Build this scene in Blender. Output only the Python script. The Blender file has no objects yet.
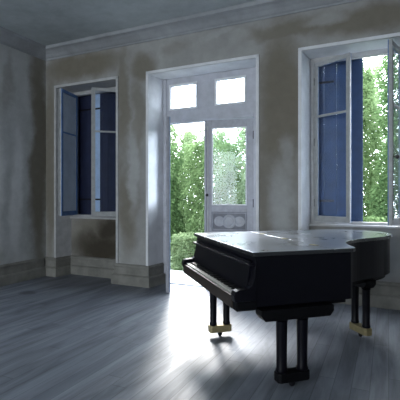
import bpy, bmesh, math, random
from mathutils import Vector, Matrix
random.seed(7)
col = bpy.context.scene.collection
TH = math.radians(25.2)
CX, CY, CAMH = -2.734, 7.10, 1.42
W, CEIL, REAR = 6.01, 3.97, -11.0
ROOM = Matrix.Translation((CX, CY, 0)) @ Matrix.Rotation(-TH, 4, 'Z')
CAMU, CAMV = 5.497, -5.260

# ------------------------------------------------------------------ materials
def mat(name):
    m = bpy.data.materials.new(name); m.use_nodes = True
    nt = m.node_tree
    return m, nt, nt.nodes['Principled BSDF']

def N(nt, t, **kw):
    n = nt.nodes.new(t)
    for k, v in kw.items(): setattr(n, k, v)
    return n

def noise(nt, vec, scale, detail=4, rough=.55, dist=0):
    n = N(nt, 'ShaderNodeTexNoise'); n.inputs['Scale'].default_value = scale
    n.inputs['Detail'].default_value = detail; n.inputs['Roughness'].default_value = rough
    n.inputs['Distortion'].default_value = dist
    if vec: nt.links.new(vec, n.inputs['Vector'])
    return n

def ramp(nt, fac, stops):
    r = N(nt, 'ShaderNodeValToRGB'); e = r.color_ramp.elements
    while len(e) < len(stops): e.new(.5)
    for i, (p, c) in enumerate(stops):
        e[i].position = p; e[i].color = (c, c, c, 1) if not isinstance(c, tuple) else (*c, 1)
    nt.links.new(fac, r.inputs['Fac']); return r

def mixc(nt, fac, a, b, mode='MIX'):
    m = N(nt, 'ShaderNodeMix', data_type='RGBA', blend_type=mode)
    if isinstance(fac, (int, float)): m.inputs[0].default_value = fac
    else: nt.links.new(fac, m.inputs[0])
    for i, v in ((6, a), (7, b)):
        if isinstance(v, tuple): m.inputs[i].default_value = (*v, 1)
        else: nt.links.new(v, m.inputs[i])
    return m.outputs[2]

def math_(nt, op, a, b=None, clamp=False):
    m = N(nt, 'ShaderNodeMath', operation=op); m.use_clamp = clamp
    for i, v in enumerate((a, b)):
        if v is None: continue
        if isinstance(v, (int, float)): m.inputs[i].default_value = v
        else: nt.links.new(v, m.inputs[i])
    return m.outputs[0]

def bump(nt, b, h, s, d=.01):
    n = N(nt, 'ShaderNodeBump'); n.inputs['Strength'].default_value = s
    n.inputs['Distance'].default_value = d
    nt.links.new(h, n.inputs['Height']); nt.links.new(n.outputs[0], b.inputs['Normal'])

def blobmask(nt, vec, blobs):
    """soft-edged, noise-warped patches: (cx, cy, cz, rx, ry, rz, strength)"""
    nz = noise(nt, vec, 1.7, 5, .6)
    off = N(nt, 'ShaderNodeVectorMath', operation='SUBTRACT'); nt.links.new(nz.outputs['Color'], off.inputs[0])
    off.inputs[1].default_value = (.5, .5, .5)
    sc = N(nt, 'ShaderNodeVectorMath', operation='SCALE'); nt.links.new(off.outputs[0], sc.inputs[0]); sc.inputs['Scale'].default_value = .45
    ad = N(nt, 'ShaderNodeVectorMath', operation='ADD'); nt.links.new(vec, ad.inputs[0]); nt.links.new(sc.outputs[0], ad.inputs[1])
    out = None
    for (cx, cy, cz, rx, ry, rz, st) in blobs:
        s = N(nt, 'ShaderNodeVectorMath', operation='SUBTRACT'); nt.links.new(ad.outputs[0], s.inputs[0]); s.inputs[1].default_value = (cx, cy, cz)
        m = N(nt, 'ShaderNodeVectorMath', operation='MULTIPLY'); nt.links.new(s.outputs[0], m.inputs[0]); m.inputs[1].default_value = (1/rx, 1/ry, 1/rz)
        l = N(nt, 'ShaderNodeVectorMath', operation='LENGTH'); nt.links.new(m.outputs[0], l.inputs[0])
        r = N(nt, 'ShaderNodeMapRange', interpolation_type='SMOOTHSTEP'); nt.links.new(l.outputs['Value'], r.inputs['Value'])
        for k, v in (('From Min', 1.4), ('From Max', .45), ('To Min', 0), ('To Max', st)): r.inputs[k].default_value = v
        out = r.outputs[0] if out is None else math_(nt, 'MAXIMUM', out, r.outputs[0])
    return out

def plaster(name, base, brown=(), pale=(), black=(), browncol=(.165, .145, .108), palecol=(.42, .43, .43)):
    m, nt, b = mat(name)
    tc = N(nt, 'ShaderNodeTexCoord').outputs['Object']
    n1 = noise(nt, tc, 1.1, 6, .6); n2 = noise(nt, tc, 7, 6, .65)
    v = ramp(nt, n1.outputs['Fac'], [(.32, .80), (.68, 1.12)])
    v2 = ramp(nt, n2.outputs['Fac'], [(.3, .9), (.7, 1.06)])
    c = mixc(nt, 1, base, v.outputs[0], 'MULTIPLY')
    if brown: c = mixc(nt, blobmask(nt, tc, brown), c, browncol)
    if pale: c = mixc(nt, blobmask(nt, tc, pale), c, palecol)
    if black: c = mixc(nt, blobmask(nt, tc, black), c, (.05, .042, .03))
    c = mixc(nt, 1, c, v2.outputs[0], 'MULTIPLY')
    nt.links.new(c, b.inputs['Base Color']); b.inputs['Roughness'].default_value = .75
    b.inputs['Specular IOR Level'].default_value = .25
    bump(nt, b, n2.outputs['Fac'], .35, .012)
    return m

def simple(name, colr, rough=.5, metal=0, var=.12, scale=9, coat=0, bumps=0, spec=.5):
    m, nt, b = mat(name)
    tc = N(nt, 'ShaderNodeTexCoord').outputs['Object']
    n1 = noise(nt, tc, scale, 5, .6)
    v = ramp(nt, n1.outputs['Fac'], [(.3, 1-var), (.7, 1+var)])
    c = mixc(nt, 1, colr, v.outputs[0], 'MULTIPLY')
    nt.links.new(c, b.inputs['Base Color']); b.inputs['Roughness'].default_value = rough
    b.inputs['Metallic'].default_value = metal; b.inputs['Coat Weight'].default_value = coat
    b.inputs['Specular IOR Level'].default_value = spec
    if bumps: bump(nt, b, n1.outputs['Fac'], bumps, .005)
    return m

def floor_mat():
    m, nt, b = mat('weathered_boards')
    tc = N(nt, 'ShaderNodeTexCoord').outputs['Object']
    sep = N(nt, 'ShaderNodeSeparateXYZ'); nt.links.new(tc, sep.inputs[0])
    bw = .125
    x = math_(nt, 'DIVIDE', sep.outputs['X'], bw)
    idx = math_(nt, 'FLOOR', x); fr = math_(nt, 'FRACT', x)
    wn = N(nt, 'ShaderNodeTexWhiteNoise', noise_dimensions='1D'); nt.links.new(idx, wn.inputs['W'])
    # staggered board ends
    y = math_(nt, 'ADD', math_(nt, 'DIVIDE', sep.outputs['Y'], 1.9), math_(nt, 'MULTIPLY', wn.outputs['Value'], 7.3))
    yi = math_(nt, 'FLOOR', y); yf = math_(nt, 'FRACT', y)
    cmb = N(nt, 'ShaderNodeCombineXYZ'); nt.links.new(idx, cmb.inputs[0]); nt.links.new(yi, cmb.inputs[1])
    wn2 = N(nt, 'ShaderNodeTexWhiteNoise', noise_dimensions='2D'); nt.links.new(cmb.outputs[0], wn2.inputs['Vector'])
    mp = N(nt, 'ShaderNodeMapping'); nt.links.new(tc, mp.inputs[0]); mp.inputs['Scale'].default_value = (22, 1.3, 1)
    g = noise(nt, mp.outputs[0], 1.3, 6, .65, .6)
    mp2 = N(nt, 'ShaderNodeMapping'); nt.links.new(tc, mp2.inputs[0]); mp2.inputs['Scale'].default_value = (3.2, .55, 1)
    g2 = noise(nt, mp2.outputs[0], 1.6, 5, .6, .8)
    c = mixc(nt, wn2.outputs['Value'], (.175, .195, .235), (.245, .265, .31))
    c = mixc(nt, 1, c, ramp(nt, g.outputs['Fac'], [(.3, .82), (.7, 1.14)]).outputs[0], 'MULTIPLY')
    c = mixc(nt, 1, c, ramp(nt, g2.outputs['Fac'], [(.33, .62), (.6, 1.12)]).outputs[0], 'MULTIPLY')
    gap = math_(nt, 'MAXIMUM', math_(nt, 'GREATER_THAN', math_(nt, 'ABSOLUTE', math_(nt, 'SUBTRACT', fr, .5)), .475),
                math_(nt, 'GREATER_THAN', math_(nt, 'ABSOLUTE', math_(nt, 'SUBTRACT', yf, .5)), .498))
    c = mixc(nt, math_(nt, 'MULTIPLY', gap, .45), c, (.03, .032, .04))
    c = mixc(nt, blobmask(nt, tc, [(.75, -1.05, 0, .14, .10, 1, .8), (1.1, -.25, 0, .9, .35, 1, .35), (1.0, -.2, 0, 1.3, .5, 1, .5)]), c, (.05, .05, .065))  # broad patches paint the shade by the left niche; small one is a mark
    nt.links.new(c, b.inputs['Base Color'])
    r = ramp(nt, g2.outputs['Fac'], [(.3, .60), (.7, .44)])
    nt.links.new(r.outputs[0], b.inputs['Roughness'])
    b.inputs['Specular IOR Level'].default_value = .9
    h = math_(nt, 'SUBTRACT', math_(nt, 'MULTIPLY', g.outputs['Fac'], .25), gap)
    bump(nt, b, h, .25, .004)
    return m

def sash_mat(name, inner, outer, split):
    """painted joinery: room-side paint, and the outside paint past local y = split"""
    m, nt, b = mat(name)
    tc = N(nt, 'ShaderNodeTexCoord').outputs['Object']
    sep = N(nt, 'ShaderNodeSeparateXYZ'); nt.links.new(tc, sep.inputs[0])
    n1 = noise(nt, tc, 14, 5, .6)
    c = mixc(nt, math_(nt, 'GREATER_THAN', sep.outputs['Y'], split), inner, outer)
    c = mixc(nt, 1, c, ramp(nt, n1.outputs['Fac'], [(.3, .82), (.7, 1.1)]).outputs[0], 'MULTIPLY')
    nt.links.new(c, b.inputs['Base Color']); b.inputs['Roughness'].default_value = .45
    return m

def glass_mat(name='old_window_glass', tint=(.93, .96, 1), spec=1.0):
    m = bpy.data.materials.new(name); m.use_nodes = True; nt = m.node_tree
    nt.nodes.remove(nt.nodes['Principled BSDF'])
    out = nt.nodes['Material Output']
    t = N(nt, 'ShaderNodeBsdfTransparent'); t.inputs[0].default_value = (*tint, 1)
    g = N(nt, 'ShaderNodeBsdfGlossy'); g.inputs['Roughness'].default_value = .06
    f = N(nt, 'ShaderNodeFresnel'); f.inputs[0].default_value = 1.5
    mx = N(nt, 'ShaderNodeMixShader')
    nt.links.new(math_(nt, 'MULTIPLY', f.outputs[0], spec), mx.inputs[0])
    nt.links.new(t.outputs[0], mx.inputs[1]); nt.links.new(g.outputs[0], mx.inputs[2])
    nt.links.new(mx.outputs[0], out.inputs['Surface'])
    return m

def painted_reflection(name='painted_reflection_glass'):
    m = bpy.data.materials.new(name); m.use_nodes = True; nt = m.node_tree
    nt.nodes.remove(nt.nodes['Principled BSDF'])
    out = nt.nodes['Material Output']
    tc = N(nt, 'ShaderNodeTexCoord').outputs['Object']
    n1 = noise(nt, tc, 2.2, 4, .6)
    t = N(nt, 'ShaderNodeBsdfTransparent'); t.inputs[0].default_value = (.8, .88, 1, 1)
    d = N(nt, 'ShaderNodeBsdfPrincipled'); d.inputs['Base Color'].default_value = (.78, .83, .88, 1); d.inputs['Roughness'].default_value = .25  # pale body colour stands in for door light reflected in the pane
    mx = N(nt, 'ShaderNodeMixShader')
    nt.links.new(ramp(nt, n1.outputs['Fac'], [(.3, .6), (.7, .85)]).outputs[0], mx.inputs[0])
    nt.links.new(t.outputs[0], mx.inputs[1]); nt.links.new(d.outputs[0], mx.inputs[2])
    nt.links.new(mx.outputs[0], out.inputs['Surface'])
    return m

def leaf_mat(name, c1, c2, trans=.45):
    m = bpy.data.materials.new(name); m.use_nodes = True; nt = m.node_tree
    nt.nodes.remove(nt.nodes['Principled BSDF'])
    out = nt.nodes['Material Output']
    tc = N(nt, 'ShaderNodeTexCoord').outputs['Object']
    n1 = noise(nt, tc, 2.6, 3, .6)
    n2 = noise(nt, tc, 16, 2, .5)
    f = math_(nt, 'ADD', math_(nt, 'MULTIPLY', n1.outputs['Fac'], .6), math_(nt, 'MULTIPLY', n2.outputs['Fac'], .5))
    c = ramp(nt, f, [(.38, c1), (.68, c2)]).outputs[0]
    d = N(nt, 'ShaderNodeBsdfDiffuse'); t = N(nt, 'ShaderNodeBsdfTranslucent')
    nt.links.new(c, d.inputs[0]); nt.links.new(c, t.inputs[0])
    mx = N(nt, 'ShaderNodeMixShader'); mx.inputs[0].default_value = trans
    nt.links.new(d.outputs[0], mx.inputs[1]); nt.links.new(t.outputs[0], mx.inputs[2])
    nt.links.new(mx.outputs[0], out.inputs['Surface'])
    return m

M = {}
M['floor'] = floor_mat()
M['ceil'] = plaster('ceiling_plaster', (.44, .48, .49), pale=[(1.2, 0, 3.93, 1.6, 9, 1, .0)])
Z = 1.0
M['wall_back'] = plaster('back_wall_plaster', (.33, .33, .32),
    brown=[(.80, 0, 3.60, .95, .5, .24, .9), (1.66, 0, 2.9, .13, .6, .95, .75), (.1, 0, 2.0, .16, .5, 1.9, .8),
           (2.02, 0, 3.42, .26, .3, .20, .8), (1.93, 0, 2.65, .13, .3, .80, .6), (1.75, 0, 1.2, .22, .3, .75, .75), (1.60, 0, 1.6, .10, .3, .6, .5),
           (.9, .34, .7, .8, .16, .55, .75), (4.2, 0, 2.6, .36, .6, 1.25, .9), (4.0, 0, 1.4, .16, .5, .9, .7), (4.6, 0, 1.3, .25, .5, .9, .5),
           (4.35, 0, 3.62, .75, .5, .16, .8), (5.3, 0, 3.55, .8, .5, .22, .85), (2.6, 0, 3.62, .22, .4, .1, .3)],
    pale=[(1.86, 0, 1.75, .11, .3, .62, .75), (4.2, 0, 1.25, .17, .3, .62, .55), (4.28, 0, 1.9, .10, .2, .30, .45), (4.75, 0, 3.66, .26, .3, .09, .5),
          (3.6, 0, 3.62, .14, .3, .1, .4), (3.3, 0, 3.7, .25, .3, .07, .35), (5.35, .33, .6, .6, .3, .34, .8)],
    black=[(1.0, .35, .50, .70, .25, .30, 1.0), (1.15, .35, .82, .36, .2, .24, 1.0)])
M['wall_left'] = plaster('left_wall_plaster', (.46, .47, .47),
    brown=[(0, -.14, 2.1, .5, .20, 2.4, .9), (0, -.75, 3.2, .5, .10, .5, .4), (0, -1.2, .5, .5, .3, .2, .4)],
    pale=[(0, -1.05, 1.9, .5, .17, 1.5, .8), (0, -.60, 1.5, .5, .14, 1.1, .7)], palecol=(.66, .67, .67))  # pale patches paint window light falling on this wall
M['wall'] = plaster('plain_plaster', (.31, .32, .33))
M['trim'] = simple('old_trim_paint', (.205, .20, .18), .6, var=.25, scale=5, bumps=.2)
M['cornice'] = plaster('cornice_plaster', (.33, .345, .36), brown=[(1.3, -.1, 3.8, .8, .4, .14, .35), (0, -.5, 3.8, .3, .3, .2, .3)], browncol=(.15, .15, .15))
M['reveal'] = simple('reveal_paint', (.68, .69, .71), .55, var=.12, scale=4)
M['door_paint'] = simple('door_grey_paint', (.46, .47, .52), .45, var=.12, scale=8, bumps=.1)
M['leaf_paint'] = sash_mat('door_leaf_paint', (.36, .365, .41), (.30, .40, .58), .032)
M['leaf_recess'] = simple('dark_recess_grey', (.20, .205, .235), .6)  # carved panel ground, darker than the leaf and bosses
M['boss_paint'] = simple('pale_boss_paint', (.42, .425, .46), .5)
M['sash'] = sash_mat('sash_paint', (.40, .41, .41), (.10, .20, .42), .030)
M['frame'] = simple('window_frame_paint', (.44, .44, .44), .5, var=.15, scale=8)
M['blue'] = simple('blue_shutter_paint', (.024, .062, .155), .5, var=.2, scale=6, bumps=.1)
M['darkblue'] = simple('shaded_navy_shutter', (.013, .019, .055), .5, var=.2, scale=6)  # shutter blue taken nearly black, painting in the shade they hang in
M['paleblue'] = simple('lit_strip_pale_blue', (.46, .60, .78), .6, var=.12, scale=6)  # paints the brightness of a lit strip between the left shutters
M['glass'] = glass_mat(spec=.45)
M['dusty'] = painted_reflection()
M['iron'] = simple('dark_iron', (.03, .03, .035), .4, .7)
M['brass'] = simple('aged_brass', (.30, .25, .13), .45, .35, var=.2, scale=20)
M['black'] = simple('black_lacquer', (.004, .004, .007), .34, var=.2, spec=.17)
M['blackmatt'] = simple('black_stained_wood', (.004, .004, .005), .5, var=.2, spec=.12)
M['brownwood'] = simple('dark_brown_key_slip', (.035, .026, .020), .4, var=.3, scale=12)
M['ivory'] = simple('aged_ivory', (.48, .47, .43), .35, var=.08, scale=30)
M['ebony'] = simple('ebony', (.01, .01, .01), .35)
M['stone'] = simple('terrace_stone', (.50, .51, .53), .8, var=.08, scale=3)
M['bark'] = simple('bark', (.10, .08, .06), .9, var=.3, scale=20)
M['grass'] = simple('garden_ground', (.04, .065, .03), .95, var=.4, scale=3)

def lid_mat():
    m, nt, b = mat('dust_and_sheen_lid')
    tc = N(nt, 'ShaderNodeTexCoord').outputs['Object']
    n1 = noise(nt, tc, 2.4, 6, .65); n2 = noise(nt, tc, 12, 4, .6)
    f = ramp(nt, n1.outputs['Fac'], [(.36, .35), (.66, .75)]).outputs[0]
    geo = N(nt, 'ShaderNodeNewGeometry'); sp = N(nt, 'ShaderNodeSeparateXYZ'); nt.links.new(geo.outputs['Normal'], sp.inputs[0])
    f = math_(nt, 'MULTIPLY', f, math_(nt, 'GREATER_THAN', sp.outputs['Z'], .9))
    c = mixc(nt, f, (.012, .013, .016), (.40, .44, .50))  # pale blue-grey on top faces: dust plus painted window sheen
    nt.links.new(c, b.inputs['Base Color'])
    nt.links.new(ramp(nt, n1.outputs['Fac'], [(.35, .24), (.65, .38)]).outputs[0], b.inputs['Roughness'])
    b.inputs['Coat Weight'].default_value = .8; b.inputs['Coat Roughness'].default_value = .16
    b.inputs['Coat IOR'].default_value = 1.7
    return m
M['lid'] = lid_mat()

# ------------------------------------------------------------------ mesh kit
class MB:
    def __init__(s): s.v = []; s.f = []
    def add(s, vs, fs, mtx=None):
        o = len(s.v)
        s.v += [tuple(mtx @ Vector(v)) if mtx else tuple(v) for v in vs]
        s.f += [tuple(i + o for i in f) for f in fs]; return s
    def box(s, x0, x1, y0, y1, z0, z1, mtx=None):
        return s.add([(x0,y0,z0),(x1,y0,z0),(x1,y1,z0),(x0,y1,z0),(x0,y0,z1),(x1,y0,z1),(x1,y1,z1),(x0,y1,z1)],
                     [(3,2,1,0),(4,5,6,7),(0,1,5,4),(1,2,6,5),(2,3,7,6),(3,0,4,7)], mtx)
    def prism(s, pts, z0, z1, mtx=None):
        n = len(pts)
        return s.add([(x, y, z0) for x, y in pts] + [(x, y, z1) for x, y in pts],
                     [tuple(range(n))[::-1], tuple(range(n, 2*n))] + [(i, (i+1) % n, n + (i+1) % n, n+i) for i in range(n)], mtx)
    def lathe(s, prof, seg=20, mtx=None):
        n = len(prof); vs = []; fs = []
        for i in range(seg):
            a = 2*math.pi*i/seg
            vs += [(r*math.cos(a), r*math.sin(a), z) for r, z in prof]
        for i in range(seg):
            j = (i+1) % seg
            fs += [(i*n+k, j*n+k, j*n+k+1, i*n+k+1) for k in range(n-1)]
        fs.append(tuple(i*n for i in range(seg))[::-1]); fs.append(tuple(i*n+n-1 for i in range(seg)))
        return s.add(vs, fs, mtx)
    def sweep(s, path, prof):
        """profile (offset to the right of travel, z) along an open plan path, mitred"""
        P = [Vector(p) for p in path]; n = len(prof); vs = []
        for i, p in enumerate(P):
            d0 = (p - P[i-1]).normalized() if i else None
            d1 = (P[i+1] - p).normalized() if i < len(P)-1 else None
            if d0 is None: d0 = d1
            if d1 is None: d1 = d0
            n0 = Vector((d0.y, -d0.x)); n1 = Vector((d1.y, -d1.x))
            m = (n0+n1).normalized(); m = m / max(.3, m.dot(n0))
            vs += [(p.x + m.x*o, p.y + m.y*o, z) for o, z in prof]
        fs = []
        for i in range(len(P)-1):
            fs += [(i*n+k, i*n+(k+1) % n, (i+1)*n+(k+1) % n, (i+1)*n+k) for k in range(n)]
        fs.append(tuple(range(n))); fs.append(tuple(range((len(P)-1)*n, len(P)*n))[::-1])
        return s.add(vs, fs)
    def build(s, name, m, parent=None, bevel=0, smooth=False, mtx=None, kind=None):
        me = bpy.data.meshes.new(name); me.from_pydata(s.v, [], s.f); me.materials.append(m)
        bm = bmesh.new(); bm.from_mesh(me); bmesh.ops.recalc_face_normals(bm, faces=bm.faces[:]); bm.to_mesh(me); bm.free()
        if smooth:
            for p in me.polygons: p.use_smooth = len(p.vertices) <= 4
        o = bpy.data.objects.new(name, me); col.objects.link(o)
        if parent: o.parent = parent
        elif mtx is not None: o.matrix_world = mtx
        if bevel:
            b = o.modifiers.new('edge', 'BEVEL'); b.width = bevel; b.segments = 2; b.limit_method = 'ANGLE'
        if kind: o['kind'] = kind
        return o

def empty(name, mtx, parent=None):
    o = bpy.data.objects.new(name, None); col.objects.link(o)
    if parent: o.parent = parent
    o.matrix_world = mtx if not parent else Matrix()
    if parent: o.matrix_basis = mtx
    o.empty_display_size = .1
    return o

def RM(u, v, z=0, rot=0):
    return ROOM @ Matrix.Translation((u, v, z)) @ Matrix.Rotation(rot, 4, 'Z')

# ------------------------------------------------------------------ room shell
HEAD, SILL, DEP, OUT = 3.30, 1.03, .40, .56
SP = .05
N1 = (.237, 1.544); DR = (2.132, 3.88); N2 = (4.468, 5.775)
b = MB()
def pier(a0, a1, s0, s1):
    b.prism([(a0, 0), (a1, 0), (a1+s1, DEP), (a1+s1, OUT), (a0-s0, OUT), (a0-s0, DEP)], 0, HEAD)
pier(-.3, N1[0], 0, SP); pier(N1[1], DR[0], SP, SP); pier(DR[1], N2[0], SP, SP); pier(N2[1], W+.3, SP, 0)
b.box(-.3, W+.3, 0, OUT, HEAD, CEIL+.1)
for n in (N1, N2):
    b.prism([(n[0]+.0, .32), (n[1]-.0, .32), (n[1]-SP, OUT), (n[0]+SP, OUT)], 0, SILL-.03)
b.build('wall_back', M['wall_back'], mtx=ROOM, kind='structure')
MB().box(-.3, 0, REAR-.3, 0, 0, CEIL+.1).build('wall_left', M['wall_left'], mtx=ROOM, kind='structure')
# right wall with one tall opening well behind the camera
b = MB()
b.box(W, W+.3, REAR-.3, 0, 0, CEIL+.1)
b.build('wall_right', M['wall'], mtx=ROOM, kind='structure')
b = MB()
ROPS = [(.3, 2.7), (3.1, 4.9)]  # unseen rear openings, added and sized to fill the room with skylight
xs = 0
for a0, a1 in ROPS:
    b.box(xs, a0, REAR-.3, REAR, 0, CEIL+.1)
    b.box(a0, a1, REAR-.3, REAR, HEAD, CEIL+.1).box(a0, a1, REAR-.3, REAR, 0, .9); xs = a1
b.box(xs, W, REAR-.3, REAR, 0, CEIL+.1)
b.build('wall_rear', M['wall'], mtx=ROOM, kind='structure')
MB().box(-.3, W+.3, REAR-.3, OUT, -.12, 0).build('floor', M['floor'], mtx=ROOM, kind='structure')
MB().box(-.3, W+.3, REAR-.3, OUT, CEIL, CEIL+.12).build('ceiling', M['ceil'], mtx=ROOM, kind='structure')

BP = [(-.01, 0), (.075, 0), (.075, .140), (.060, .158), (.035, .162), (.035, .275), (.045, .285), (.045, .305), (.025, .325), (-.01, .325)]
b = MB()
e = .05
b.sweep([(0, 0), (N1[0], 0), (N1[0]+.04, .32), (N1[1]-.04, .32), (N1[1], 0), (DR[0], 0), (DR[0]+.045, .345)], BP)
b.sweep([(DR[1]-.045, .345), (DR[1], 0), (N2[0], 0), (N2[0]+.04, .32), (N2[1]-.04, .32), (N2[1], 0), (W, 0)], BP)
b.build('baseboard_back', M['trim'], mtx=ROOM, kind='structure', bevel=.004)
MB().sweep([(0, REAR), (0, -.07)], BP).build('baseboard_left', M['trim'], mtx=ROOM, kind='structure', bevel=.004)
MB().sweep([(W, -.07), (W, REAR)], BP).build('baseboard_right', M['trim'], mtx=ROOM, kind='structure', bevel=.004)
CB = 3.795
CP = [(-.005, CB), (.018, CB), (.022, CB+.022), (.045, CB+.035), (.085, CB+.075), (.14, CB+.11), (.19, CB+.125), (.195, CEIL+.01), (-.005, CEIL+.01)]
MB().sweep([(0, REAR), (0, 0), (W, 0), (W, REAR)], CP).build('trim_1', M['cornice'], mtx=ROOM, kind='structure')

# linings of the three embrasures (lighter paint than the wall) + thin edge beads
def lining(name, n, z0, mtl):
    b = MB(); t = .012
    a0, a1 = n
    for z1, in ((HEAD,),):
        b.prism([(a0, -.012), (a0+t, -.012), (a0+SP+t, DEP), (a0+SP, DEP)], z0, z1)
        b.prism([(a1, -.012), (a1-t, -.012), (a1-SP-t, DEP), (a1-SP, DEP)], z0, z1)
        b.add([(a0, -.012, z1), (a1, -.012, z1), (a1-SP, DEP, z1), (a0+SP, DEP, z1),
               (a0, -.012, z1-t), (a1, -.012, z1-t), (a1-SP, DEP, z1-t), (a0+SP, DEP, z1-t)],
              [(0,1,2,3), (7,6,5,4), (4,5,1,0), (6,7,3,2), (5,6,2,1), (7,4,0,3)])
    # bead around the opening's room-side edge
    w = .030
    b.box(a0-w, a0+t, -.016, 0, z0, HEAD+w).box(a1-t, a1+w, -.016, 0, z0, HEAD+w).box(a0-w, a1+w, -.016, 0, HEAD-t, HEAD+w)
    return b.build(name, mtl, mtx=ROOM, kind='structure')
lining('trim_2', N1, .325, M['frame'])
lining('trim_3', DR, .325, M['reveal'])
lining('trim_4', N2, .325, M['reveal'])

# ------------------------------------------------------------------ joinery helpers
def open_angle(hu, hv, px, wid, side, extra=None):
    """opening angle at which a leaf hinged at (hu, hv) has its free edge in the direction of the photo's column px"""
    best = None
    for i in range(0, 1750):
        a = math.radians(i/10)
        u = hu + side*wid*math.cos(a); v = hv - wid*math.sin(a)
        X = CX + u*math.cos(TH) + v*math.sin(TH); Y = CY - u*math.sin(TH) + v*math.cos(TH)
        d = abs(200 + 400*X/Y - px)
        if best is None or d < best[0] - 1e-6: best = (d, a)
    return best[1]

def sash(parent, hu, hv, wid, side, ang, z0, z1, bar, glass):
    """casement leaf; local x runs from the hinge to the free edge, local y points outdoors when shut"""
    ang = -ang if side > 0 else ang
    m = Matrix.Translation((hu, hv, 0)) @ Matrix.Rotation(ang, 4, 'Z')
    st, t = .052, .042
    X = lambda a, b_: (a, b_) if side > 0 else (-b_, -a)
    b = MB()
    b.box(*X(0, st), 0, t, z0, z1).box(*X(wid-st, wid), 0, t, z0, z1)
    b.box(*X(st, wid-st), 0, t, z0, z0+.075).box(*X(st, wid-st), 0, t, z1-.055, z1)
    b.box(*X(wid-.012, wid+.012), -.012, 0, z0+.01, z1-.01)
    o = b.build('sash', M['sash'], parent, bevel=.004); o.matrix_basis = m
    g = MB().box(*X(st-.006, wid-st+.006), .018, .022, z0+.07, z1-.05).build('pane', glass, o)
    MB().box(*X(st, wid-st), .004, .038, bar-.014, bar+.014).build('glazing_bar', M['sash'], o, bevel=.003)
    for zz in (z0+.25, (z0+z1)/2, z1-.25):
        MB().lathe([(.009, -.05), (.009, .05)], 10, Matrix.Translation((0, .004, zz))).build('hinge', M['iron'], o)
    return o

def window(idx, n, lang, rang, glass_l, glass_r):
    w = empty('window_%d' % idx, ROOM); w['kind'] = 'structure'
    w['label'] = ['tall casement window in the far left niche with navy shutters', 'tall casement window at the right with a bright blue shutter'][idx-1]
    a0, a1 = n[0]+SP+.012, n[1]-SP-.012
    b = MB(); j = .045
    b.box(a0, a0+j, .36, .44, SILL, HEAD-.012).box(a1-j, a1, .36, .44, SILL, HEAD-.012)
    b.box(a0+j, a1-j, .36, .44, HEAD-.075, HEAD-.012).box(a0+j, a1-j, .36, .46, SILL, SILL+.035)
    b.build('frame', M['frame'], w, bevel=.004)
    MB().prism([(n[0]+.035, .285), (n[1]-.035, .285), (n[1]-SP, OUT+.04), (n[0]+SP, OUT+.04)], SILL-.03, SILL).build('sill', M['frame'], w, bevel=.006)
    wid = (a1-a0-2*j)/2
    L = sash(w, a0+j, .372, wid, 1, lang(a0+j, .372, wid), SILL+.035, HEAD-.078, 2.49, glass_l)
    R = sash(w, a1-j, .372, wid, -1, rang(a1-j, .372, wid), SILL+.035, HEAD-.078, 2.49, glass_r)
    return w, L, R, a0, a1, wid

def shutter(parent, hu, side, wid, ang, mtl, z0=SILL+.01, z1=HEAD-.02):
    """boarded outside shutter; opens outwards"""
    a = ang if side > 0 else -ang
    X = lambda p, q: (p, q) if side > 0 else (-q, -p)
    b = MB(); nb = 4; bw = wid/nb
    for i in range(nb):
        b.box(*X(i*bw+.0015, (i+1)*bw-.0015), .0, .024, z0, z1)
    for zz in (z0+.25, (z0+z1)/2, z1-.25): b.box(*X(.02, wid-.02), .024, .045, zz-.05, zz+.05)
    b.box(*X(0, .05), -.008, .0, z0, z1).box(*X(wid-.05, wid), -.008, .0, z0, z1)
    b.box(*X(.05, wid-.05), -.008, 0, z0, z0+.07).box(*X(.05, wid-.05), -.008, 0, z1-.07, z1)
    o = b.build('shutter', mtl, parent, bevel=.002)
    o.matrix_basis = Matrix.Translation((hu, .50, 0)) @ Matrix.Rotation(a, 4, 'Z')
    for zz in (z0+.3, z1-.3):
        MB().box(*X(-.01, .30), -.014, -.008, zz-.015, zz+.015).build('strap_hinge', M['iron'], o)
    return o

w1, L1, R1, a0, a1, wd = window(1, N1, lambda hu, hv, w: open_angle(hu, hv, 59.5, w, 1),
                                lambda hu, hv, w: open_angle(hu, hv, 91.5, w, -1), M['dusty'], M['glass'])
full = N1[1]-N1[0]-2*SP
shutter(w1, N1[0]+SP+.005, 1, .362, 0, M['darkblue'])
shutter(w1, N1[1]-SP-.140-.557, -1, .140, 0, M['paleblue'])['label'] = 'narrow shutter board coloured pale blue as a lit strip'
shutter(w1, N1[1]-SP-.005, -1, .690, 0, M['darkblue'])
w2, L2, R2, a0, a1, wd = window(2, N2, lambda hu, hv, w: open_angle(hu, hv, 349.5, w, 1),
                                lambda hu, hv, w: open_angle(hu, hv, 391.5, w, -1), M['glass'], M['glass'])
shutter(w2, N2[0]+SP+.005, 1, .668, 0, M['blue'])
shutter(w2, N2[1]-SP-.005, -1, full*.49, math.radians(172), M['blue'])
# cremone bolt on the open right-hand casement
b = MB(); b.box(-wd+.012, -wd+.028, -.014, 0, SILL+.1, HEAD-.2)
b.build('cremone_rod', M['iron'], R2)
hm = Matrix.Translation((-wd+.02, -.012, 1.86)) @ Matrix.Rotation(math.pi/2, 4, 'X')
MB().lathe([(.008, 0), (.010, .025), (.022, .034), (.026, .048), (.018, .062), (.004, .066)], 16, hm).build('handle', M['iron'], R2, smooth=True)

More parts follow.
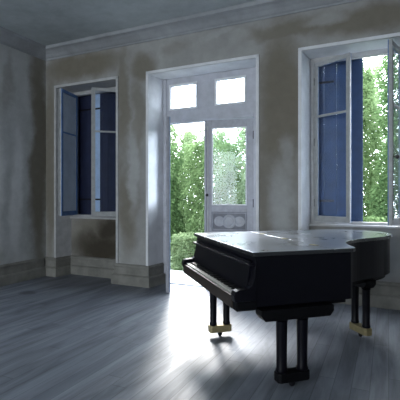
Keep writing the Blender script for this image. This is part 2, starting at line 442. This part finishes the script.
# ------------------------------------------------------------------ french door
d = empty('door_1', ROOM); d['kind'] = 'structure'; d['label'] = 'tall pale french door with transom lights, both leaves open inwards'
f0, f1 = DR[0]+SP+.012, DR[1]-SP-.012
JL, JR = f0+.06, 3.715
TB0, TB1 = 2.56, 2.72
b = MB(); y0, y1 = .355, .44
b.box(f0, JL, y0, y1, 0, HEAD-.012).box(JR, f1, y0, y1, 0, HEAD-.012)
WL = (2.322, 2.785); WR = (3.118, 3.580); wz = (2.80, 3.17)
ty0 = .37
b.box(JL, JR, ty0, y1, TB0, wz[0]).box(JL, JR, ty0, y1, wz[1], HEAD-.012)
b.box(JL, WL[0], ty0, y1, *wz).box(WL[1], WR[0], ty0, y1, *wz).box(WR[1], JR, ty0, y1, *wz)
b.box(JL, JR, y0-.01, ty0, TB0+.0, TB0+.05)
b.build('frame', M['door_paint'], d, bevel=.004)
for wn in (WL, WR):
    b = MB(); q = .022
    b.box(wn[0]-q, wn[0]+.006, ty0-.014, ty0, wz[0]-q, wz[1]+q).box(wn[1]-.006, wn[1]+q, ty0-.014, ty0, wz[0]-q, wz[1]+q)
    b.box(wn[0], wn[1], ty0-.014, ty0, wz[0]-q, wz[0]+.006).box(wn[0], wn[1], ty0-.014, ty0, wz[1]-.006, wz[1]+q)
    t = b.build('transom_light', M['reveal'], d, bevel=.003)
    MB().box(wn[0], wn[1], .40, .404, *wz).build('pane', M['glass'], t)
MB().box(f0, f1, .33, OUT+.05, .001, .018).build('threshold', M['stone'], d, bevel=.004)

def door_leaf(hu, hv, wid, side, ang):
    a = -ang if side > 0 else ang
    X = lambda p, q: (p, q) if side > 0 else (-q, -p)
    t = .045; z0, z1 = .022, TB0-.012; s = .098
    gz = (1.265, 2.43)
    b = MB()
    b.box(*X(0, s), 0, t, z0, z1).box(*X(wid-s, wid), 0, t, z0, z1)
    for r in ((z0, .20), (.79, .885), (1.165, gz[0]), (gz[1], z1)): b.box(*X(s, wid-s), 0, t, *r)
    # weather bar at the foot and astragal along the free edge
    b.box(*X(wid-.018, wid+.014), -.014, t*.5, z0, z1)
    b.box(*X(.0, wid), -.02, 0, z0, z0+.09)
    o = b.build('door_leaf', M['leaf_paint'], d, bevel=.004)
    o.matrix_basis = Matrix.Translation((hu, hv, 0)) @ Matrix.Rotation(a, 4, 'Z')
    # glass and its bead
    MB().box(*X(s-.005, wid-s+.005), .02, .024, *gz).build('pane', M['glass'], o)
    b = MB()
    for x0, x1, q0, q1 in ((s, s+.018, *gz), (wid-s-.018, wid-s, *gz), (s+.018, wid-s-.018, gz[0], gz[0]+.018), (s+.018, wid-s-.018, gz[1]-.018, gz[1])):
        b.box(*X(x0, x1), -.006, .016, q0, q1)
    b.build('glazing_bead', M['reveal'], o, bevel=.003)
    # carved panel: round boss between two oval ones
    b = MB(); xm = wid/2*side; zc = 1.025
    b.box(*X(s, wid-s), .018, .034, .885, 1.165)
    b.build('carved_panel', M['leaf_recess'], o)
    b = MB()
    for q0, q1, p0, p1 in ((s+.008, wid-s-.008, .893, .908), (s+.008, wid-s-.008, 1.142, 1.157)): b.box(*X(q0, q1), .000, .018, p0, p1)
    for q0, q1 in ((s+.008, s+.022), (wid-s-.022, wid-s-.008)): b.box(*X(q0, q1), .000, .018, .908, 1.142)
    b.build('panel_moulding', M['leaf_paint'], o, bevel=.003)
    F = lambda x, z, sx: Matrix.Translation((x, .018, z)) @ Matrix.Rotation(math.pi/2, 4, 'X') @ Matrix.Diagonal((sx, 1, 1, 1))
    big = [(.104, -.002), (.104, .014), (.096, .024), (.086, .024), (.078, .006), (.066, .006), (.058, .018), (.030, .026), (.002, .028)]
    sml = [(.076, -.002), (.076, .008), (.068, .012), (.050, .012), (.044, .004), (.026, .010), (.002, .012)]
    for dx, pf in ((0, big), (-.152, sml), (.152, sml)):
        MB().lathe(pf, 28, F(xm+dx, zc, 1.0 if dx == 0 else 1.1)).build('boss', M['boss_paint'], o)
    b = MB().box(*X(s, wid-s), .014, .034, .20, .79).box(*X(s+.05, wid-s-.05), .004, .014, .25, .74)
    b.build('lower_panel', M['leaf_paint'], o, bevel=.004)
    for zz in (.25, 1.3, 2.3):
        MB().lathe([(.011, -.06), (.011, .06)], 10, Matrix.Translation((0, .002, zz))).build('hinge', M['iron'], o)
    return o
DW = (JR-JL)/2
dl = door_leaf(JL, .362, DW, 1, open_angle(JL, .362, 167.2, DW, 1))
ar = open_angle(JR, .362, 205.5, DW, -1)
dr_ = door_leaf(JR, .362, DW, -1, ar)
b = MB(); b.box(-DW+.030, -DW+.046, -.014, 0, .1, TB0-.1)
b.build('cremone_rod', M['frame'], dr_)
hm = Matrix.Translation((-DW+.038, -.012, 1.42)) @ Matrix.Rotation(math.pi/2, 4, 'X')
MB().lathe([(.008, 0), (.010, .025), (.022, .034), (.024, .048), (.018, .060), (.004, .064)], 16, hm).build('handle', M['iron'], dr_, smooth=True)

# ------------------------------------------------------------------ grand piano
PL = Vector((.957, .290)); PK = Vector((-.290, .957))
PM = Matrix(((PL.x, PK.x, 0, .402), (PL.y, PK.y, 0, 2.93), (0, 0, 1, 0), (0, 0, 0, 1)))
q = .972
PM = Matrix.Diagonal((q, q, 1.012, 1)) @ PM
piano = empty('grand_piano', PM)
piano['label'] = 'black grand piano with its lid closed standing on the bare boards'
piano['category'] = 'piano'
KW = 1.552
ctrl = [(.84, 0), (.878, .02), (.90, .08), (.94, .20), (1.02, .34), (1.14, .45), (1.30, .535), (1.48, .585), (1.65, .63),
        (1.82, .70), (1.96, .80), (2.05, .93), (2.075, 1.06), (2.04, 1.22), (1.95, 1.36), (1.82, 1.49), (1.66, 1.545)]
def smooth_pts(c, it=2):
    for _ in range(it):
        o = [c[0]]
        for p, q in zip(c, c[1:]):
            o += [(p[0]*.75+q[0]*.25, p[1]*.75+q[1]*.25), (p[0]*.25+q[0]*.75, p[1]*.25+q[1]*.75)]
        c = o + [c[-1]]
    return c
curve = smooth_pts(ctrl)
outline = [(0, 0)] + curve + [(0, KW)]
def inset(pts, dlt):
    n = len(pts); out = []
    for i in range(n):
        p0, p1, p2 = Vector(pts[i-1]), Vector(pts[i]), Vector(pts[(i+1) % n])
        a = (p1-p0).normalized(); c = (p2-p1).normalized()
        n0 = Vector((-a.y, a.x)); n1 = Vector((-c.y, c.x)); m = (n0+n1).normalized(); m /= max(.4, m.dot(n0))
        out.append(tuple(p1 + m*dlt))
    return out
MB().prism(inset(outline, .012), .61, .968).build('case', M['black'], piano, bevel=.004)
MB().prism([(p[0]*.97+.03, p[1]*.94+.045) for p in inset(outline, .04)], .565, .612).build('bottom_frame', M['blackmatt'], piano, bevel=.005)
HL = .655
front = [(-.018, -.012), (HL, -.012), (HL, KW+.012), (-.018, KW+.012)]
main = [(HL+.003, -.012)] + inset(outline, -.012)[1:-1] + [(HL+.003, KW+.012)]
MB().prism(front, .97, 1.0).build('lid_front', M['lid'], piano, bevel=.004)
MB().prism(main, .97, 1.0).build('lid', M['lid'], piano, bevel=.004)
for k in (.25, .75, 1.25):
    MB().box(HL-.02, HL+.023, k-.04, k+.04, 1.0, 1.003).build('lid_hinge', M['brass'], piano)
# front: fallboard, moulding, key bed, key slip, arms
MB().add([(-.012, .07, .93), (-.012, KW-.07, .93), (-.036, KW-.07, .735), (-.036, .07, .735),
          (.015, .07, .93), (.015, KW-.07, .93), (.015, KW-.07, .68), (.015, .07, .68), (-.036, .07, .68), (-.036, KW-.07, .68)],
         [(0,1,2,3), (0,4,5,1), (3,2,9,8), (4,7,6,5), (8,9,6,7), (0,3,8,7,4), (1,5,6,9,2)]).build('fallboard', M['black'], piano, bevel=.004)
MB().box(-.040, .013, .012, KW-.012, .895, .912).build('moulding', M['black'], piano, bevel=.005)
MB().box(-.143, .02, .0, KW, .590, .655).build('key_bed', M['blackmatt'], piano, bevel=.008)
MB().box(-.155, -.133, .075, KW-.075, .598, .690).build('key_slip', M['brownwood'], piano, bevel=.006)
arm = [(-.155, .655), (-.162, .70), (-.152, .728), (-.125, .738), (-.055, .742), (-.025, .758), (-.006, .82), (.012, .93), (.012, .655)]
for k0, k1 in ((.0, .075), (KW-.075, KW)):
    n = len(arm)
    b = MB().add([(s, k0, z) for s, z in arm] + [(s, k1, z) for s, z in arm],
                 [tuple(range(n)), tuple(range(n, 2*n))[::-1]] + [(i, (i+1) % n, n+(i+1) % n, n+i) for i in range(n)])
    b.build('key_arm', M['black'], piano, bevel=.006)
k0, k1 = .125, KW-.125
for kk in (.075, KW-.125):
    MB().box(-.133, -.04, kk, kk+.05, .655, .705).build('key_block', M['black'], piano, bevel=.004)
kw = (k1-k0)/52
wk = MB().box(-.132, -.035, .0006, kw-.0006, .675, .702)
wk0 = wk.build('white_key', M['ivory'], piano, bevel=.0012); wk0.location = (0, k0, 0)
bk = MB().add([(-.098, -.0055, .702), (-.098, .0055, .702), (-.035, .0055, .702), (-.035, -.0055, .702),
               (-.092, -.0045, .714), (-.092, .0045, .714), (-.035, .0045, .714), (-.035, -.0045, .714)],
              [(3,2,1,0), (4,5,6,7), (0,1,5,4), (1,2,6,5), (2,3,7,6), (3,0,4,7)])
bk0 = bk.build('black_key', M['ebony'], piano)
first = True
for i in range(52):                         # i = 0 at the treble (near) end
    if i:
        o = wk0.copy(); col.objects.link(o); o.parent = piano; o.location = (0, k0+i*kw, 0)
    note = (51-i)                            # 0 = lowest A, at the far end
    if note < 51 and 'ABCDEFG'[note % 7] in 'ACDFG':
        y = k0 + i*kw                        # boundary towards the treble
        if first: bk0.location = (0, y, 0); first = False
        else:
            o = bk0.copy(); col.objects.link(o); o.parent = piano; o.location = (0, y, 0)
# legs: turned column pairs on brass-coloured feet
def leg_pair(c, dirv, label, footmat, blk, foot_z=(.048, .118), half=.08, top=.575, r=.034):
    for sgn in (-1, 1):
        x, y = c[0]+dirv[0]*half*sgn, c[1]+dirv[1]*half*sgn
        prof = [(r*.98, foot_z[1]-.004), (r*1.12, foot_z[1]+.012), (r*.95, foot_z[1]+.03), (r*.98, .3), (r*1.05, .48), (r*1.15, .52), (r*1.15, top-.03), (r*1.15, top)]
        MB().lathe(prof, 20).build('leg', M['black'], piano, smooth=True).location = (x, y, 0)
    ang = math.atan2(dirv[1], dirv[0])
    m = Matrix.Translation((c[0], c[1], 0)) @ Matrix.Rotation(ang, 4, 'Z')
    L = half+.048
    f = MB().prism([(-L, -.032), (-L+.02, -.048), (L-.02, -.048), (L, -.032), (L, .032), (L-.02, .048), (-L+.02, .048), (-L, .032)], *foot_z).build('foot', footmat, piano, bevel=.008)
    f.matrix_basis = m; f['label'] = label
    cs = MB().lathe([(.020, -.010), (.024, -.006), (.024, .006), (.020, .010)], 18, Matrix.Translation((0, 0, .024)) @ Matrix.Rotation(math.pi/2, 4, 'X'))
    cs.box(-.010, .010, -.016, -.011, .02, .052).box(-.010, .010, .011, .016, .02, .052)
    cs.build('caster', M['iron'], f)
    if blk:
        l0, l1, hw = blk
        o = MB().add([(-l0+.035, -hw, .505), (l1-.035, -hw, .505), (l1-.035, hw, .505), (-l0+.035, hw, .505),
                      (-l0, -hw, .545), (l1, -hw, .545), (l1, hw, .545), (-l0, hw, .545),
                      (-l0, -hw, .588), (l1, -hw, .588), (l1, hw, .588), (-l0, hw, .588)],
                     [(3,2,1,0), (0,1,5,4), (1,2,6,5), (2,3,7,6), (3,0,4,7), (4,5,9,8), (5,6,10,9), (6,7,11,10), (7,4,8,11), (8,9,10,11)]).build('leg_block', M['blackmatt'], piano, bevel=.006)
        o.matrix_basis = m
leg_pair((.325, .035), (1, 0), 'near leg foot, blackened to stand in for the piano shadow', M['blackmatt'], (.28, .34, .055), top=.52, half=.088, r=.042)  # near foot coloured black in place of shade
leg_pair((.165, 1.22), (1, 0), 'brass-coloured foot of the far leg pair', M['brass'], (.12, .30, .055), half=.072, top=.52, r=.036)
leg_pair((1.545, .78), (0, 1), 'brass-coloured foot of the tail leg pair', M['brass'], (.16, .16, .06), half=.085, top=.52, r=.038)

# ------------------------------------------------------------------ outdoors
MB().box(-3, W+4, OUT, 1.42, -.14, -.01).build('terrace', M['stone'], mtx=ROOM, kind='structure')
MB().box(-16, 24, .3, 26, -.4, -.15).build('ground', M['grass'], mtx=ROOM, kind='structure')

LM = [leaf_mat('leaves_fresh_green', (.04, .075, .03), (.14, .21, .095)),
      leaf_mat('leaves_deep_green', (.026, .056, .024), (.10, .165, .07)),
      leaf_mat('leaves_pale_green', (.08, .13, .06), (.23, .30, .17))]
def foliage(parent, n, rx, ry, h0, h1, size, mtl, droop=.6, taper=.35, dens=.5):
    vs = []; fs = []
    for i in range(n):
        t = random.random()**(1+dens*.9)
        z = h0 + (h1-h0)*t
        rr = (1 - taper*t**2) * (.55 + .45*math.sqrt(random.random()))
        a = random.uniform(0, 2*math.pi)
        w = 1 + .22*math.sin(3*a+z*2.1) + .12*math.sin(7*a-z*5)
        p = Vector((rx*rr*w*math.cos(a), ry*rr*w*math.sin(a), z))
        dr = Vector((math.cos(a)*random.uniform(.2, 1), math.sin(a)*random.uniform(.2, 1), -droop+random.uniform(-.5, .7))).normalized()
        sd = dr.cross(Vector((random.uniform(-1, 1), random.uniform(-1, 1), random.uniform(-1, 1)))).normalized()
        up = dr.cross(sd)
        L = size*random.uniform(.6, 1.3); wd_ = L*.24
        k = len(vs)
        vs += [tuple(p), tuple(p+dr*L*.5+sd*wd_+up*L*.05), tuple(p+dr*L), tuple(p+dr*L*.5-sd*wd_+up*L*.05), tuple(p+dr*L*.5-up*L*.03)]
        fs += [(k, k+1, k+4), (k+1, k+2, k+4), (k+2, k+3, k+4), (k+3, k, k+4)]
    me = bpy.data.meshes.new('foliage'); me.from_pydata(vs, [], fs); me.materials.append(mtl)
    o = bpy.data.objects.new('foliage', me); col.objects.link(o); o.parent = parent
    return o
def stems(parent, n, h, spread, r):
    b = MB()
    for i in range(n):
        a = 2*math.pi*i/n + random.random(); pr = None; seg = 6; rings = []
        for k in range(seg+1):
            t = k/seg
            c = Vector((math.cos(a)*spread*t**1.4, math.sin(a)*spread*t**1.4, h*t)) + Vector((random.uniform(-.03, .03), random.uniform(-.03, .03), 0))
            rad = r*(1-.8*t)
            rings += [(c.x+rad*math.cos(q*math.pi/3), c.y+rad*math.sin(q*math.pi/3), c.z) for q in range(6)]
        b.add(rings, [(k*6+q, k*6+(q+1) % 6, (k+1)*6+(q+1) % 6, (k+1)*6+q) for k in range(seg) for q in range(6)])
    return b.build('stem', M['bark'], parent)
def shrub(name, u, v, h, rx, n, m, size, label, group=None, h0=.05, cat='shrub', st=5, **kw):
    e_ = empty(name, RM(u, v, -.15, random.uniform(0, 6)))
    e_['label'] = label; e_['category'] = cat
    if group: e_['group'] = group
    foliage(e_, n, rx, rx, h0, h, size, LM[m], **kw)
    stems(e_, st, h*.85, rx*.5, .022 if st > 2 else .08)
LOW = [(.75, 1.95, .95, 0, 'low bright green bush just past the terrace beside the open left door leaf'),
       (1.95, 2.0, .80, 2, 'low pale green bush at the terrace edge between the two door leaves'),
       (2.95, 1.95, .90, 0, 'low green bush at the terrace edge behind the right door leaf'),
       (5.0, 2.2, 1.2, 0, 'waist-high green bush under the open right window'),
       (6.2, 2.3, 1.3, 1, 'taller deep green bush under the open right window')]
for u, v, h, m, lab in LOW:
    shrub('leafy_bush', u, v, h, .45, 5000, m, .065, lab, cat='bush', taper=.3, dens=0)
TALL = [(-.55, 4.6, 3.0, 1, .82, 'deeper green tall shrub at the left of the gap between the two door leaves'),
        (1.15, 4.8, 3.0, 0, .80, 'fresh green tall shrub seen at the free edge of the right door leaf'),
        (2.85, 4.6, 2.7, 2, .80, 'pale green shrub seen through the glass of the right door leaf')]
for u, v, h, m, rx, lab in TALL:
    shrub('leafy_shrub', u, v, h, rx, 17000, m, .085, lab, dens=.2, taper=.25)
shrub('garden_tree', 4.55, 6.3, 4.9, .75, 18000, 0, .10, 'green leafy tree filling the left part of the right window opening', cat='tree', st=2, h0=.1, dens=.1, taper=.3)
shrub('garden_tree', 6.05, 4.7, 5.1, .72, 18000, 1, .10, 'deep green leafy tree filling the right part of the right window opening', cat='tree', st=2, h0=.1, dens=.1, taper=.3)
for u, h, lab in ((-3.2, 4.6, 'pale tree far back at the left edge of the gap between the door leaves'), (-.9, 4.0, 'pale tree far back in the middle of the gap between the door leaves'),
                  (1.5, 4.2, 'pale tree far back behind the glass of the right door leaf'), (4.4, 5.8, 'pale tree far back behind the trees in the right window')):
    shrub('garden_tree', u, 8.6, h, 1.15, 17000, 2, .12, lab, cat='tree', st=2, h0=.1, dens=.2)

# ------------------------------------------------------------------ light
wd_ = bpy.data.worlds.new('sky'); bpy.context.scene.world = wd_; wd_.use_nodes = True
bg = wd_.node_tree.nodes['Background']; bg.inputs[0].default_value = (.86, .935, 1.0, 1); bg.inputs[1].default_value = 9.0
s = bpy.data.lights.new('hazy_sun', 'SUN'); s.energy = 7.5; s.angle = math.radians(20); s.color = (1, .97, .93)
so = bpy.data.objects.new('hazy_sun', s); col.objects.link(so)
el = math.radians(36); az = math.atan2(-.985, .16)
dirv = Vector((math.cos(az)*math.cos(el), math.sin(az)*math.cos(el), -math.sin(el)))
so.rotation_euler = dirv.to_track_quat('-Z', 'Y').to_euler()

def portal(u, v, z, rot, sx, sy):
    l = bpy.data.lights.new('sky_portal', 'AREA'); l.shape = 'RECTANGLE'; l.size = sx; l.size_y = sy
    l.cycles.is_portal = True
    o = bpy.data.objects.new('sky_portal', l); col.objects.link(o)
    # lamp -Z looks into the room
    o.matrix_world = ROOM @ Matrix.Translation((u, v, z)) @ Matrix.Rotation(rot, 4, 'Z') @ Matrix.Rotation(-math.pi/2, 4, 'X')
portal(sum(DR)/2, OUT+.02, HEAD/2, 0, DR[1]-DR[0], HEAD)
portal(sum(N1)/2, OUT+.06, (HEAD+SILL)/2, 0, 1.3, HEAD-SILL)
portal(sum(N2)/2, OUT+.06, (HEAD+SILL)/2, 0, 1.3, HEAD-SILL)
for a0, a1 in ROPS: portal((a0+a1)/2, REAR-.32, (HEAD+.9)/2, math.pi, a1-a0, HEAD-.9)

# ------------------------------------------------------------------ camera
cd = bpy.data.cameras.new('camera'); co = bpy.data.objects.new('camera', cd); col.objects.link(co)
co.location = (0, 0, CAMH); co.rotation_euler = (math.pi/2, 0, 0)
cd.sensor_width = 36; cd.lens = 36; cd.shift_y = -5/400; cd.clip_start = .05
sc = bpy.context.scene; sc.camera = co
sc.view_settings.view_transform = 'Standard'; sc.view_settings.look = 'None'
sc.view_settings.gamma = 1; sc.view_settings.use_curve_mapping = False
sc.view_settings.exposure = .65
